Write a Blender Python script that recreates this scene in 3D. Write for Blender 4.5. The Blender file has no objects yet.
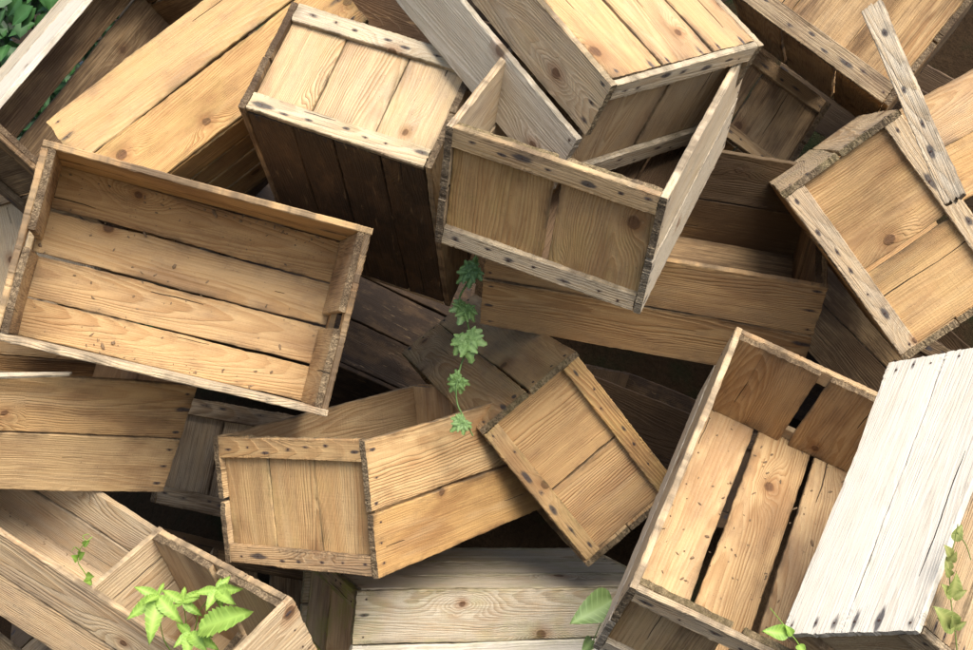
import bpy, math, random
import numpy as np
from mathutils import Matrix, Vector, Quaternion

scene = bpy.context.scene
col = scene.collection

# ------------------------------------------------------------------ camera
cam_d = bpy.data.cameras.new("camera")
cam = bpy.data.objects.new("camera", cam_d)
col.objects.link(cam)
cam.location = (0, 0, 2.05)
cam.rotation_euler = (math.radians(75), 0, 0)
cam_d.lens = 49.98
cam_d.sensor_width = 36
cam_d.clip_start = 0.05
cam_d.clip_end = 400
scene.camera = cam

# ------------------------------------------------------------------ light
SUN_EL, SUN_AZ = math.radians(54), math.radians(150)      # azimuth clockwise from +Y
world = bpy.data.worlds.new("World")
scene.world = world
world.use_nodes = True
wn = world.node_tree
wn.nodes.clear()
sky = wn.nodes.new("ShaderNodeTexSky")
sky.sky_type = 'NISHITA'
sky.sun_disc = False
sky.sun_elevation = SUN_EL
sky.sun_rotation = SUN_AZ
sky.air_density = 1.0
sky.dust_density = 3.0
bg = wn.nodes.new("ShaderNodeBackground")
bg.inputs[1].default_value = 0.14
wo = wn.nodes.new("ShaderNodeOutputWorld")
wn.links.new(sky.outputs[0], bg.inputs[0])
wn.links.new(bg.outputs[0], wo.inputs[0])

sun_d = bpy.data.lights.new("sun", 'SUN')
sun_d.energy = 3.0
sun_d.angle = math.radians(42)
sun_d.color = (1.0, 0.95, 0.87)
sun = bpy.data.objects.new("sun", sun_d)
col.objects.link(sun)
sd = Vector((math.sin(SUN_AZ) * math.cos(SUN_EL), math.cos(SUN_AZ) * math.cos(SUN_EL), math.sin(SUN_EL)))
sun.rotation_euler = sd.to_track_quat('Z', 'Y').to_euler()

scene.view_settings.view_transform = 'Standard'
scene.view_settings.look = 'None'
scene.view_settings.gamma = 1
scene.view_settings.use_curve_mapping = False
scene.view_settings.exposure = 1.08
scene.render.engine = 'CYCLES'
scene.cycles.max_bounces = 6
scene.cycles.diffuse_bounces = 4

# ------------------------------------------------------------------ node helpers
class NT:
    def __init__(s, name):
        s.mat = bpy.data.materials.new(name)
        s.mat.use_nodes = True
        s.t = s.mat.node_tree
        s.t.nodes.clear()
    def n(s, typ, **kw):
        nd = s.t.nodes.new(typ)
        for k, v in kw.items():
            setattr(nd, k, v)
        return nd
    def put(s, sock, v):
        if isinstance(v, bpy.types.NodeSocket):
            s.t.links.new(v, sock)
        elif isinstance(v, (tuple, list)) and len(v) == 3 and sock.type == 'RGBA':
            sock.default_value = (*v, 1)
        else:
            sock.default_value = v
    def m(s, op, a, b=0.0, c=0.0, clamp=False):
        nd = s.n("ShaderNodeMath", operation=op, use_clamp=clamp)
        s.put(nd.inputs[0], a); s.put(nd.inputs[1], b); s.put(nd.inputs[2], c)
        return nd.outputs[0]
    def vec(s, x, y, z):
        nd = s.n("ShaderNodeCombineXYZ")
        s.put(nd.inputs[0], x); s.put(nd.inputs[1], y); s.put(nd.inputs[2], z)
        return nd.outputs[0]
    def noise(s, v, scale, detail=2.0, rough=0.5, dist=0.0):
        nd = s.n("ShaderNodeTexNoise")
        s.put(nd.inputs['Vector'], v)
        nd.inputs['Scale'].default_value = scale
        nd.inputs['Detail'].default_value = detail
        nd.inputs['Roughness'].default_value = rough
        nd.inputs['Distortion'].default_value = dist
        return nd.outputs[0]
    def ramp(s, f, lo, hi, a=0.0, b=1.0, smooth=True):
        nd = s.n("ShaderNodeMapRange", interpolation_type='SMOOTHSTEP' if smooth else 'LINEAR')
        s.put(nd.inputs[0], f); s.put(nd.inputs[1], lo); s.put(nd.inputs[2], hi)
        s.put(nd.inputs[3], a); s.put(nd.inputs[4], b)
        return nd.outputs[0]
    def mix(s, f, a, b, blend='MIX'):
        nd = s.n("ShaderNodeMix", data_type='RGBA', blend_type=blend)
        s.put(nd.inputs[0], f); s.put(nd.inputs[6], a); s.put(nd.inputs[7], b)
        return nd.outputs[2]
    def out(s, surf):
        o = s.n("ShaderNodeOutputMaterial")
        s.t.links.new(surf, o.inputs[0])
        return s.mat

# ------------------------------------------------------------------ weathered pine
# object colour carries the board's own state: R silver weathering and painted sun glare, G rot, dirt and painted shade, B moss, A warm hue
def wood_material():
    N = NT("weathered_pine")
    tc = N.n("ShaderNodeTexCoord")
    oi = N.n("ShaderNodeObjectInfo")
    rnd = oi.outputs['Random']
    sepc = N.n("ShaderNodeSeparateColor"); N.t.links.new(oi.outputs['Color'], sepc.inputs[0])
    wea, dirt_shade, moss = sepc.outputs[0], sepc.outputs[1], sepc.outputs[2]
    hue = oi.outputs['Alpha']
    r2 = N.m('FRACT', N.m('MULTIPLY', rnd, 17.31))
    r3 = N.m('FRACT', N.m('MULTIPLY', rnd, 71.77))
    r4 = N.m('FRACT', N.m('MULTIPLY', rnd, 313.7))
    sp = N.n("ShaderNodeSeparateXYZ"); N.t.links.new(tc.outputs['Object'], sp.inputs[0])
    x0, y0, z0 = sp.outputs
    X = N.m('MULTIPLY_ADD', rnd, 43.0, x0)
    Y = N.m('MULTIPLY_ADD', r2, 19.0, y0)
    zz = N.m('MULTIPLY_ADD', r3, 7.0, z0)
    P = N.vec(X, Y, zz)
    # knots
    vo = N.n("ShaderNodeTexVoronoi", voronoi_dimensions='2D')
    N.put(vo.inputs['Vector'], N.vec(X, N.m('MULTIPLY', Y, 1.6), 0.0))
    vo.inputs['Scale'].default_value = 5.2
    vs = N.n("ShaderNodeSeparateXYZ"); N.t.links.new(vo.outputs['Position'], vs.inputs[0])
    vc = N.n("ShaderNodeSeparateColor"); N.t.links.new(vo.outputs['Color'], vc.inputs[0])
    wob = N.m('SUBTRACT', N.noise(P, 45.0, 2), 0.5)
    kx = N.m('SUBTRACT', X, vs.outputs[0])
    ky = N.m('SUBTRACT', Y, N.m('DIVIDE', vs.outputs[1], 1.6))
    ky = N.m('MULTIPLY_ADD', wob, 0.007, ky)
    has = N.m('GREATER_THAN', vc.outputs[0], 0.70)
    e_wide = N.m('ADD', N.m('POWER', N.m('DIVIDE', kx, 0.055), 2.0), N.m('POWER', N.m('DIVIDE', ky, 0.020), 2.0))
    bump_k = N.m('MULTIPLY', N.m('EXPONENT', N.m('MULTIPLY', e_wide, -1.0)), has)
    ksz = N.m('MULTIPLY_ADD', vc.outputs[1], 0.006, 0.0045)
    e_core = N.m('SQRT', N.m('ADD', N.m('POWER', N.m('DIVIDE', kx, N.m('MULTIPLY', ksz, 1.25)), 2.0), N.m('POWER', N.m('DIVIDE', ky, ksz), 2.0)))
    core = N.m('MULTIPLY', N.ramp(e_core, 0.75, 1.15, 1.0, 0.0), has)
    rimk = N.m('MULTIPLY', N.ramp(e_core, 1.0, 3.2, 1.0, 0.0), has)
    # rings: a plane through a tapering trunk gives the arches
    yc = N.m('MULTIPLY_ADD', r3, 0.16, -0.08)
    slope = N.m('MULTIPLY_ADD', r4, 0.055, 0.006)
    w1 = N.m('SUBTRACT', N.noise(N.vec(N.m('MULTIPLY', X, 3.0), N.m('MULTIPLY', Y, 14.0), zz), 1.0, 3, 0.55), 0.5)
    w2 = N.m('SUBTRACT', N.noise(N.vec(N.m('MULTIPLY', X, 10.0), N.m('MULTIPLY', Y, 60.0), zz), 1.0, 2, 0.5), 0.5)
    ry = N.m('ADD', N.m('SUBTRACT', y0, yc), N.m('MULTIPLY', w1, 0.035))
    rz = N.m('ADD', N.m('ADD', z0, N.m('MULTIPLY_ADD', r2, 0.05, 0.02)), N.m('MULTIPLY', x0, slope))
    r = N.m('SQRT', N.m('ADD', N.m('MULTIPLY', ry, ry), N.m('MULTIPLY', rz, rz)))
    r = N.m('ADD', r, N.m('MULTIPLY', w2, 0.0025))
    r = N.m('ADD', r, N.m('MULTIPLY', bump_k, 0.022))
    freq = N.m('MULTIPLY_ADD', r2, 230.0, 170.0)
    fr = N.m('FRACT', N.m('MULTIPLY', r, freq))
    ring = N.m('MULTIPLY', N.ramp(fr, 0.1, 0.86), N.ramp(fr, 0.88, 1.0, 1.0, 0.0))
    ringvar = N.ramp(N.noise(N.vec(r, rnd, 0.0), 60.0, 1), 0.3, 0.7, 0.35, 1.0)
    ring = N.m('MULTIPLY', ring, ringvar)
    # fibres
    fib = N.noise(N.vec(N.m('MULTIPLY', X, 9.0), N.m('MULTIPLY', Y, 520.0), N.m('MULTIPLY', zz, 520.0)), 1.0, 3, 0.6)
    fib2 = N.noise(N.vec(N.m('MULTIPLY', X, 2.2), N.m('MULTIPLY', Y, 90.0), N.m('MULTIPLY', zz, 90.0)), 1.0, 2, 0.6)
    saw = N.noise(N.vec(N.m('MULTIPLY', X, 260.0), N.m('MULTIPLY', Y, 7.0), zz), 1.0, 1)
    blot = N.noise(N.vec(N.m('MULTIPLY', X, 5.0), N.m('MULTIPLY', Y, 13.0), zz), 1.0, 4, 0.6)
    blot2 = N.noise(N.vec(N.m('MULTIPLY', X, 16.0), N.m('MULTIPLY', Y, 30.0), N.m('ADD', zz, 4.0)), 1.0, 4, 0.65)
    speck = N.noise(P, 330.0, 2, 0.6)
    # colours
    early = N.mix(hue, (0.58, 0.43, 0.235), (0.51, 0.305, 0.112))
    early = N.mix(N.m('MULTIPLY', r2, 0.4), early, (0.56, 0.36, 0.16))
    late = N.mix(hue, (0.36, 0.20, 0.08), (0.28, 0.115, 0.03))
    ringamt = N.m('MULTIPLY_ADD', r3, 0.80, 0.14)
    c = N.mix(N.m('MULTIPLY', ring, ringamt), early, late)
    c = N.mix(N.ramp(fib2, 0.35, 0.75, 0.0, 0.35), c, N.mix(0.5, late, (0.30, 0.18, 0.08)))
    c = N.mix(N.ramp(fib, 0.46, 0.78, 0.0, 0.5), c, (0.26, 0.15, 0.06))
    c = N.mix(N.ramp(blot, 0.45, 0.66, 0.0, 0.68), c, (0.25, 0.12, 0.042))
    c = N.mix(N.ramp(blot2, 0.5, 0.72, 0.0, 0.4), c, (0.22, 0.12, 0.05))
    pale = N.noise(N.vec(N.m('MULTIPLY', X, 2.5), N.m('MULTIPLY', Y, 22.0), N.m('ADD', zz, 9.0)), 1.0, 3, 0.6)
    c = N.mix(N.ramp(pale, 0.52, 0.70, 0.0, 0.28), c, (0.60, 0.44, 0.24))
    # silvering
    wf = N.m('MULTIPLY', wea, N.ramp(N.m('ADD', N.m('MULTIPLY', blot2, 0.6), N.m('MULTIPLY', fib, 0.4)), 0.28, 0.62, 0.45, 1.0), clamp=True)
    grey = N.mix(ring, (0.57, 0.495, 0.37), (0.35, 0.275, 0.175))
    grey = N.mix(N.ramp(fib, 0.5, 0.75, 0.0, 0.6), grey, (0.20, 0.17, 0.12))
    c = N.mix(wf, c, grey)
    bleach_glare = N.ramp(wea, 1.05, 1.6)  # extra whitening; on the near-white crate's side it paints sunlight
    # knots
    c = N.mix(N.m('MULTIPLY', rimk, 0.55), c, (0.23, 0.10, 0.035))
    kc = N.mix(N.noise(P, 220.0, 2), (0.045, 0.02, 0.01), (0.17, 0.075, 0.03))
    c = N.mix(N.m('MULTIPLY', core, 0.9), c, kc)
    # splits along the grain
    cr = N.m('ABSOLUTE', N.m('ADD', N.m('SUBTRACT', y0, N.m('MULTIPLY_ADD', r4, 0.08, -0.04)), N.m('MULTIPLY', N.m('SUBTRACT', N.noise(N.vec(N.m('MULTIPLY', X, 7.0), 0.0, zz), 1.0, 3), 0.5), 0.018)))
    crx = N.ramp(N.noise(N.vec(N.m('MULTIPLY', X, 3.4), 0.0, r3), 1.0, 1), 0.57, 0.70, 0.0, 0.0009)
    crack = N.m('MULTIPLY', N.ramp(N.m('SUBTRACT', cr, crx), -0.0004, 0.0004, 1.0, 0.0), N.m('GREATER_THAN', crx, 0.00025))
    # end grain and dirty arrises
    ns = N.n("ShaderNodeSeparateXYZ"); N.t.links.new(tc.outputs['Normal'], ns.inputs[0])
    endg = N.m('GREATER_THAN', N.m('ABSOLUTE', ns.outputs[0]), 0.6)
    edgeg = N.ramp(N.m('ABSOLUTE', ns.outputs[1]), 0.5, 0.9)
    at_s = N.n("ShaderNodeAttribute", attribute_name="stain")
    at_e = N.n("ShaderNodeAttribute", attribute_name="rim")
    stain, rim = at_s.outputs['Fac'], at_e.outputs['Fac']
    c = N.mix(N.m('MULTIPLY', edgeg, N.ramp(blot2, 0.38, 0.62, 0.05, 0.55)), c, (0.25, 0.20, 0.13))
    eg = N.mix(N.ramp(N.noise(P, 190.0, 4, 0.8), 0.38, 0.66), (0.025, 0.02, 0.014), (0.36, 0.27, 0.16))
    c = N.mix(N.m('MULTIPLY', endg, 0.85), c, eg)
    rimf = N.m('MULTIPLY', rim, N.ramp(N.m('ADD', N.m('MULTIPLY', blot2, .6), N.m('MULTIPLY', blot, .4)), 0.42, 0.62))
    c = N.mix(N.m('MULTIPLY', rimf, N.m('MULTIPLY_ADD', dirt_shade, 0.5, 0.62)), c, (0.06, 0.04, 0.022))
    # dirt, rot, and shade painted on inner faces and hollow crates
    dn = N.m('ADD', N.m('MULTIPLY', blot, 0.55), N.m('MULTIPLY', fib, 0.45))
    thr = N.m('SUBTRACT', 0.86, N.m('MULTIPLY', dirt_shade, 0.75))
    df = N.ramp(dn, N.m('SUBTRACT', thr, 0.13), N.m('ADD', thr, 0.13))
    c = N.mix(N.m('MULTIPLY', df, N.m('MULTIPLY_ADD', dirt_shade, 0.30, 0.66)), c, (0.038, 0.022, 0.012))
    c = N.mix(N.m('MULTIPLY', dirt_shade, 0.42), c, (0.13, 0.075, 0.036))
    spk = N.m('MULTIPLY', N.ramp(speck, 0.66, 0.72), N.ramp(blot2, 0.40, 0.62))
    c = N.mix(N.m('MULTIPLY', spk, 0.75), c, (0.06, 0.04, 0.025))
    rot_shade = N.ramp(dirt_shade, 0.7, 0.95)
    c = N.mix(N.m('MULTIPLY', rot_shade, N.ramp(N.m('ADD', N.m('MULTIPLY', blot2, 0.5), N.m('MULTIPLY', blot, 0.5)), 0.62, 0.46, 0.0, 0.92)), c, (0.026, 0.016, 0.010))
    scr = N.noise(N.vec(N.m('MULTIPLY', X, 14.0), N.m('MULTIPLY', Y, 120.0), N.m('ADD', zz, 2.0)), 1.0, 3, 0.7, 0.6)
    c = N.mix(N.m('MULTIPLY', rot_shade, N.ramp(scr, 0.62, 0.70, 0.0, 0.7)), c, (0.30, 0.20, 0.10))
    fine = N.noise(P, 900.0, 2, 0.6)
    c = N.mix(N.ramp(fine, 0.35, 0.7, 0.0, 0.22), c, (0.16, 0.10, 0.05))
    c = N.mix(N.m('MULTIPLY', N.m('MULTIPLY', bleach_glare, N.m('SUBTRACT', 1.0, N.m('MULTIPLY', core, 0.6))), N.ramp(N.m('ADD', N.m('MULTIPLY', fib2, .6), N.m('MULTIPLY', blot2, .4)), 0.38, 0.68, 0.90, 0.50)), c, (0.63, 0.57, 0.47))
    # iron stain round nails
    stn = N.ramp(N.m('ADD', stain, N.m('MULTIPLY', N.m('SUBTRACT', N.noise(N.vec(N.m('MULTIPLY', X, 60.0), N.m('MULTIPLY', Y, 260.0), zz), 1.0, 3), 0.5), 0.7)), 0.28, 0.80)
    c = N.mix(N.m('MULTIPLY', stn, 0.88), c, (0.035, 0.032, 0.035))
    # moss
    ms = N.m('MULTIPLY', moss, N.ramp(N.m('ADD', N.noise(P, 14.0, 4, 0.65), N.m('MULTIPLY', rim, 0.12)), 0.46, 0.68))
    c = N.mix(N.m('MULTIPLY', ms, N.ramp(fib, 0.35, 0.6, 0.35, 0.95)), c, (0.26, 0.27, 0.055))
    c = N.mix(N.m('MULTIPLY', crack, 0.93), c, (0.015, 0.010, 0.006))
    # height
    h = N.m('MULTIPLY', N.m('MULTIPLY', ring, ringamt), 0.9)
    h = N.m('ADD', h, N.m('MULTIPLY', fib, N.m('MULTIPLY_ADD', wea, 0.9, 0.55)))
    h = N.m('ADD', h, N.m('MULTIPLY', saw, 0.22))
    h = N.m('ADD', h, N.m('MULTIPLY', blot2, 0.7))
    h = N.m('SUBTRACT', h, N.m('MULTIPLY', crack, 4.0))
    h = N.m('SUBTRACT', h, N.m('MULTIPLY', N.ramp(e_core, 0.9, 1.15, 0.0, 1.0), N.m('MULTIPLY', rimk, 0.6)))
    h = N.m('ADD', h, N.m('MULTIPLY', N.m('MULTIPLY', endg, N.noise(P, 260.0, 3, 0.7)), 3.0))
    bp = N.n("ShaderNodeBump"); bp.inputs['Strength'].default_value = 1.0; bp.inputs['Distance'].default_value = 0.0019
    N.t.links.new(h, bp.inputs['Height']); N.put(bp.inputs['Distance'], N.ramp(bleach_glare, 0.0, 1.0, 0.0019, 0.0006))
    b = N.n("ShaderNodeBsdfPrincipled")
    N.put(b.inputs['Base Color'], c)
    N.put(b.inputs['Roughness'], N.ramp(fib, 0.3, 0.7, 0.62, 0.85))
    b.inputs['Specular IOR Level'].default_value = 0.28
    N.t.links.new(bp.outputs[0], b.inputs['Normal'])
    return N.out(b.outputs[0])

WOOD = wood_material()

def iron_material():
    N = NT("rusty_iron")
    g = N.n("ShaderNodeTexCoord")
    c = N.mix(N.noise(g.outputs['Object'], 400.0, 3), (0.02, 0.018, 0.018), (0.10, 0.045, 0.025))
    b = N.n("ShaderNodeBsdfPrincipled"); N.put(b.inputs['Base Color'], c)
    b.inputs['Roughness'].default_value = 0.7; b.inputs['Metallic'].default_value = 0.3
    return N.out(b.outputs[0])
IRON = iron_material()

# ------------------------------------------------------------------ planks
def plank_mesh(name, L, W, T, rng, nails=(), crease=1.0, wane=0.0, notch=None, taper=0.0, jag=0.0):
    """Board along local X, width Y, thickness Z.  nails: (x, y, side) heads on the +Z face (side 1) or -Z (-1)."""
    xs = list(np.linspace(-L / 2, L / 2, max(6, int(L / 0.012))))
    xs += [-L/2 + .003, L/2 - .003]
    for nx, ny, s in nails:
        for d in (-.016, -.009, -.005, -.002, .002, .005, .009, .016):
            if abs(nx + d) < L / 2 - .002: xs.append(nx + d)
    xs = np.unique(np.round(xs, 5))
    keep = [0]
    for i in range(1, len(xs)):
        if xs[i] - xs[keep[-1]] > .0012: keep.append(i)
    xs = xs[keep]; xs[-1] = L / 2
    ys = list(np.linspace(-W / 2, W / 2, max(5, int(W / 0.008))))
    for nx, ny, s in nails:
        for d in (-.005, -.0015, .0015, .005):
            if abs(ny + d) < W / 2 - .004: ys.append(ny + d)
    ys = np.unique(np.round(ys, 5))
    keep = [0]
    for i in range(1, len(ys)):
        if ys[i] - ys[keep[-1]] > .0012: keep.append(i)
    ys = ys[keep]; ys[-1] = W / 2; ys[0] = -W / 2
    ch = min(.0016, T * .15)
    ring = [(-W / 2, -T / 2 + ch)] + [(-W/2, 0), (-W / 2, T / 2 - ch)]
    top = [(y, T / 2) for y in ys]; top[0] = (-W / 2 + ch, T / 2); top[-1] = (W / 2 - ch, T / 2)
    ring += top + [(W / 2, T / 2 - ch), (W/2, 0), (W / 2, -T / 2 + ch)]
    bot = [(y, -T / 2) for y in ys[::-1]]; bot[0] = (W / 2 - ch, -T / 2); bot[-1] = (-W / 2 + ch, -T / 2)
    ring += bot
    ring = np.array(ring); m = len(ring); n = len(xs)
    V = np.zeros((n, m, 3))
    V[:, :, 0] = xs[:, None]; V[:, :, 1] = ring[None, :, 0]; V[:, :, 2] = ring[None, :, 1]
    # low-frequency wander of both long edges, cupping and bow
    def wave(x, amp, f0, k=4):
        o = np.zeros_like(x)
        for j in range(k):
            o += amp / (1 + j) * np.sin(x * f0 * (1.7 ** j) + rng.uniform(0, 6.3))
        return o
    eu = wave(xs, .0005 + wane * .0032, 9, 5); el = wave(xs, .0005 + wane * .0032, 7, 5)
    eu += rng.normal(0, .00035, n) ; el += rng.normal(0, .00035, n)
    f = ring[:, 0] / (W / 2)
    V[:, :, 1] += eu[:, None] * np.clip(f, 0, 1)[None] ** 3 - el[:, None] * np.clip(-f, 0, 1)[None] ** 3
    cup = rng.uniform(-1, 1) * .0015 * W / .12
    V[:, :, 2] += cup * (f ** 2)[None] + wave(xs, .0006 * L / .6, 6, 2)[:, None]
    V[:, :, 1] *= 1 - taper * (xs[:, None] / L + .5)
    # worn arris
    arr = np.abs(np.abs(ring[:, 0]) - W / 2) < .003
    V[:, arr, 2] += rng.normal(0, .0003, (n, arr.sum()))
    # rough sawn ends, sometimes split
    for end, sgn in ((0, -1), (n - 1, 1)):
        j = rng.normal(0, .0006 + jag * .003, len(ys)) + wave(ys, .0004 + jag * .003, 90, 3)
        off = np.interp(ring[:, 0], ys, j)
        V[end, :, 0] += sgn * off
        V[end + (1 if end == 0 else -1), :, 0] += sgn * off
    if notch:
        for (nx, nr, nd, sd) in notch:
            msk = np.exp(-((xs - nx) / nr) ** 4)
            sel = (f * sd > .6)
            V[:, sel, 1] -= sd * nd * msk[:, None] * ((f[sel] * sd - .6) / .4)[None]
    st = np.zeros((n, m)); 
    for nx, ny, s in nails:
        a = rng.uniform(.6, 1.2); b = rng.uniform(.005, .013); c_ = .0035
        if rng.random() < .3: b *= 2.0; c_ = .0065
        dx = (xs - nx)[:, None]; dy = (ring[:, 0] - ny)[None]
        g = np.exp(-(dx / b) ** 2 - (dy / c_) ** 2) * a
        g = g * ((ring[:, 1] * s) > 0)[None]
        st = np.maximum(st, g)
        for k in range(2): pass
    rim = np.maximum(np.exp(-(W / 2 - np.abs(ring[:, 0])) / .006)[None] * np.ones((n, 1)),
                     np.exp(-(L / 2 - np.abs(xs)) / .012)[:, None] * np.ones((1, m)))
    verts = V.reshape(-1, 3)
    i = np.arange(n - 1)[:, None]; j = np.arange(m)[None]
    a = i * m + j; b = i * m + (j + 1) % m; c = (i + 1) * m + (j + 1) % m; d = (i + 1) * m + j
    faces = [list(q) for q in np.stack([a, d, c, b], -1).reshape(-1, 4)]
    mats = [0] * len(faces)
    k = len(ys); t0 = 3; b0 = 3 + k + 3
    for e, flip in ((0, False), (n - 1, True)):
        o = e * m
        for q in range(k - 1):
            A, B = o + t0 + q, o + t0 + q + 1
            D, E = o + b0 + (k - 1 - q), o + b0 + (k - 2 - q)
            fc = [A, B, E, D]
            faces.append(fc[::-1] if flip else fc); mats.append(0)
        l = [o + t0, o + b0 + k - 1, o, o + 1, o + 2]
        r_ = [o + t0 + k - 1, o + t0 + k, o + t0 + k + 1, o + t0 + k + 2, o + b0]
        faces.append(l[::-1] if flip else l); mats.append(0)
        faces.append(r_[::-1] if flip else r_); mats.append(0)
    vl = [tuple(v) for v in verts]; stl = list(st.reshape(-1)); rml = list(rim.reshape(-1))
    for nx, ny, s in nails:
        rr = rng.uniform(.0017, .0024); base = len(vl); zt = s * (T / 2 + .0004) + cup * (ny / (W / 2)) ** 2
        for q in range(8):
            an = q * math.pi / 4
            vl.append((nx + rr * math.cos(an), ny + rr * math.sin(an), zt - s * .001))
        for q in range(8):
            an = q * math.pi / 4
            vl.append((nx + rr * .85 * math.cos(an), ny + rr * .85 * math.sin(an), zt + s * .0003))
        stl += [1] * 16; rml += [0] * 16
        top = [base + 8 + q for q in range(8)]
        faces.append(top if s > 0 else top[::-1]); mats.append(1)
        for q in range(8):
            fc = [base + q, base + (q + 1) % 8, base + 8 + (q + 1) % 8, base + 8 + q]
            faces.append(fc if s > 0 else fc[::-1]); mats.append(1)
    me = bpy.data.meshes.new(name)
    me.from_pydata(vl, [], [list(map(int, q)) for q in faces])
    me.materials.append(WOOD); me.materials.append(IRON)
    me.polygons.foreach_set('material_index', mats)
    at = me.attributes.new('stain', 'FLOAT', 'POINT'); at.data.foreach_set('value', stl)
    at = me.attributes.new('rim', 'FLOAT', 'POINT'); at.data.foreach_set('value', rml)
    return me

def frame(ax, ay, az, loc):
    m = Matrix.Identity(4)
    for r in range(3):
        m[r][0] = ax[r]; m[r][1] = ay[r]; m[r][2] = az[r]; m[r][3] = loc[r]
    return m

def add_plank(name, parent, M, L, W, T, rng, tint, shear=None, **kw):
    me = plank_mesh(name, L, W, T, rng, **kw)
    if shear:
        s, H = shear
        n = len(me.vertices); co = np.empty(n * 3); me.vertices.foreach_get('co', co); co = co.reshape(-1, 3)
        Ma = np.array(M); Mi = np.linalg.inv(Ma)
        P = co @ Ma[:3, :3].T + Ma[:3, 3]
        P[:, 0] += s * (P[:, 2] - H / 2)
        co = (P @ Mi[:3, :3].T + Mi[:3, 3]).ravel()
        me.vertices.foreach_set('co', co); me.update()
    o = bpy.data.objects.new(name, me)
    col.objects.link(o)
    o.parent = parent
    if not shear:
        M = M @ Matrix.Rotation(math.radians(rng.uniform(-.5, .5) if name == 'batten' else rng.uniform(-.22, .22)), 4, 'Z') @ Matrix.Translation((0, 0, rng.uniform(-.0003, .0003)))
    o.matrix_local = M
    calm = .45 if name in ('bottom_board', 'end_board') else 1.0
    j = lambda s: rng.uniform(-s, s) * calm
    if calm < 1: pass
    elif rng.random() < .13: tint = (tint[0] + .25, tint[1] + .12, tint[2] + .04, tint[3] - .2)
    elif rng.random() < .15: tint = (tint[0] * .4, tint[1] + .16, tint[2], tint[3] + .25)
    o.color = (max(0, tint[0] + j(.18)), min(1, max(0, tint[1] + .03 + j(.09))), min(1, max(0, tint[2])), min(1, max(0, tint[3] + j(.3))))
    return o

def splits(rng, total, n, gap, jit=.18):
    """widths of n boards filling total with gaps between"""
    w = np.array([1 + rng.uniform(-jit, jit) for _ in range(n)]); w *= (total - gap * (n - 1)) / w.sum()
    out = []; p = -total / 2
    for q in w:
        out.append((p + q / 2, q)); p += q + gap
    return out

BASE = (.25, .06, .0, .6)
def crate(key, st):
    loc, q, (L, W, H), sh = POSES[key]
    rng = np.random.default_rng(st.get('seed', sum(map(ord, key)) * 7))
    e = bpy.data.objects.new("wooden_crate", None)
    e.empty_display_size = .05
    col.objects.link(e)
    e.rotation_mode = 'QUATERNION'
    e.location = loc; e.rotation_quaternion = q
    e['label'] = st['label']; e['category'] = 'crate'; e['group'] = 'wooden crates thrown in a heap'
    t, bt, bw = .0125, .0125, st.get('bw', .038)
    tb = st.get('tint', BASE); T = lambda k: st.get('tints', {}).get(k, tb)
    shr = (sh, H) if sh else None
    if key in SKIP: return e
    # long sides
    for sy in (0, 1):
        s = 1 if sy else -1
        n = st.get('ns', 2)
        off = st.get('lift', {})
        for bi, (zc, w) in enumerate(splits(rng, H, n, st.get('gs', .003), .12)):
            nl = []
            for sx in (-1, 1):
                for yy in np.linspace(-w / 2 + .018, w / 2 - .018, 3 if w > .09 else 2):
                    nl.append((sx * (L / 2 - rng.uniform(.012, .022)), yy + rng.uniform(-.006, .006), 1))
            M = frame((1, 0, 0), (0, 0, 1), (0, -1, 0), (0, s * (W / 2 - t / 2), zc + H / 2)) if s < 0 else \
                frame((-1, 0, 0), (0, 0, 1), (0, 1, 0), (0, s * (W / 2 - t / 2), zc + H / 2))
            dx, dy = off.get((sy, bi), (0, 0))
            M.translation.x += dx; M.translation.y += dy
            add_plank('side_board', e, M, L, w, t, rng, T('y%d' % sy), shr, nails=nl, wane=st.get('wane', .15),
                      notch=st.get('notch', {}).get((sy, bi)))
    # ends: upright boards with a batten along the rim and one along the foot
    for sx in (0, 1):
        s = 1 if sx else -1
        iw = W - 2 * t - .001
        gp = st.get('ge', .004)
        if isinstance(gp, dict): gp = gp.get(sx, .004)
        ne = st.get('ne', 2); ne = ne.get(sx, 2) if isinstance(ne, dict) else ne
        miss = st.get('miss', ())
        lo = t + .001
        for bi, (yc, w) in enumerate(splits(rng, iw, ne, gp)):
            if ('e', sx, bi) in miss: continue
            hh = H - lo - rng.uniform(0, .003) - st.get('short', {}).get((sx, bi), 0)
            M = frame((0, 0, 1), (0, s, 0), (-s, 0, 0), (s * (L / 2 - bt - t / 2), yc, lo + hh / 2))
            add_plank('end_board', e, M, hh, w, t, rng, T('x%d' % sx), shr, jag=.1)
        for zi, zc in ((0, bw / 2), (1, H - bw / 2)):
            if ('b', sx, zi) in miss: continue
            nl = []
            for yy in np.arange(-iw / 2 + .025, iw / 2 - .01, .05):
                nl.append((yy + rng.uniform(-.012, .012), rng.uniform(-.009, .009), 1))
            M = frame((0, s, 0), (0, 0, 1), (s, 0, 0), (s * (L / 2 - bt / 2), 0, zc))
            add_plank('batten', e, M, iw - .001, bw + rng.uniform(-.003, .002), bt - .0008, rng, T('b%d' % sx), shr, nails=nl, wane=.1)
    # bottom
    nb = st.get('nb', 3); ib = W - 2 * t - .002
    for bi, (yc, w) in enumerate(splits(rng, ib, nb, st.get('gb', .008), .1)):
        Lb = L - 2 * bt - .001
        nl = []
        for sx in (-1, 1):
            for yy in (-w / 2 + .02, w / 2 - .02):
                nl.append((sx * (Lb / 2 - rng.uniform(.006, .012)), yy + rng.uniform(-.006, .006), -1))
        M = frame((1, 0, 0), (0, 1, 0), (0, 0, 1), (0, yc, t / 2))
        add_plank('bottom_board', e, M, Lb, w, t, rng, T('z0'), shr, nails=nl, wane=.2, notch=st.get('notchb', {}).get(bi))
    return e

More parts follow.
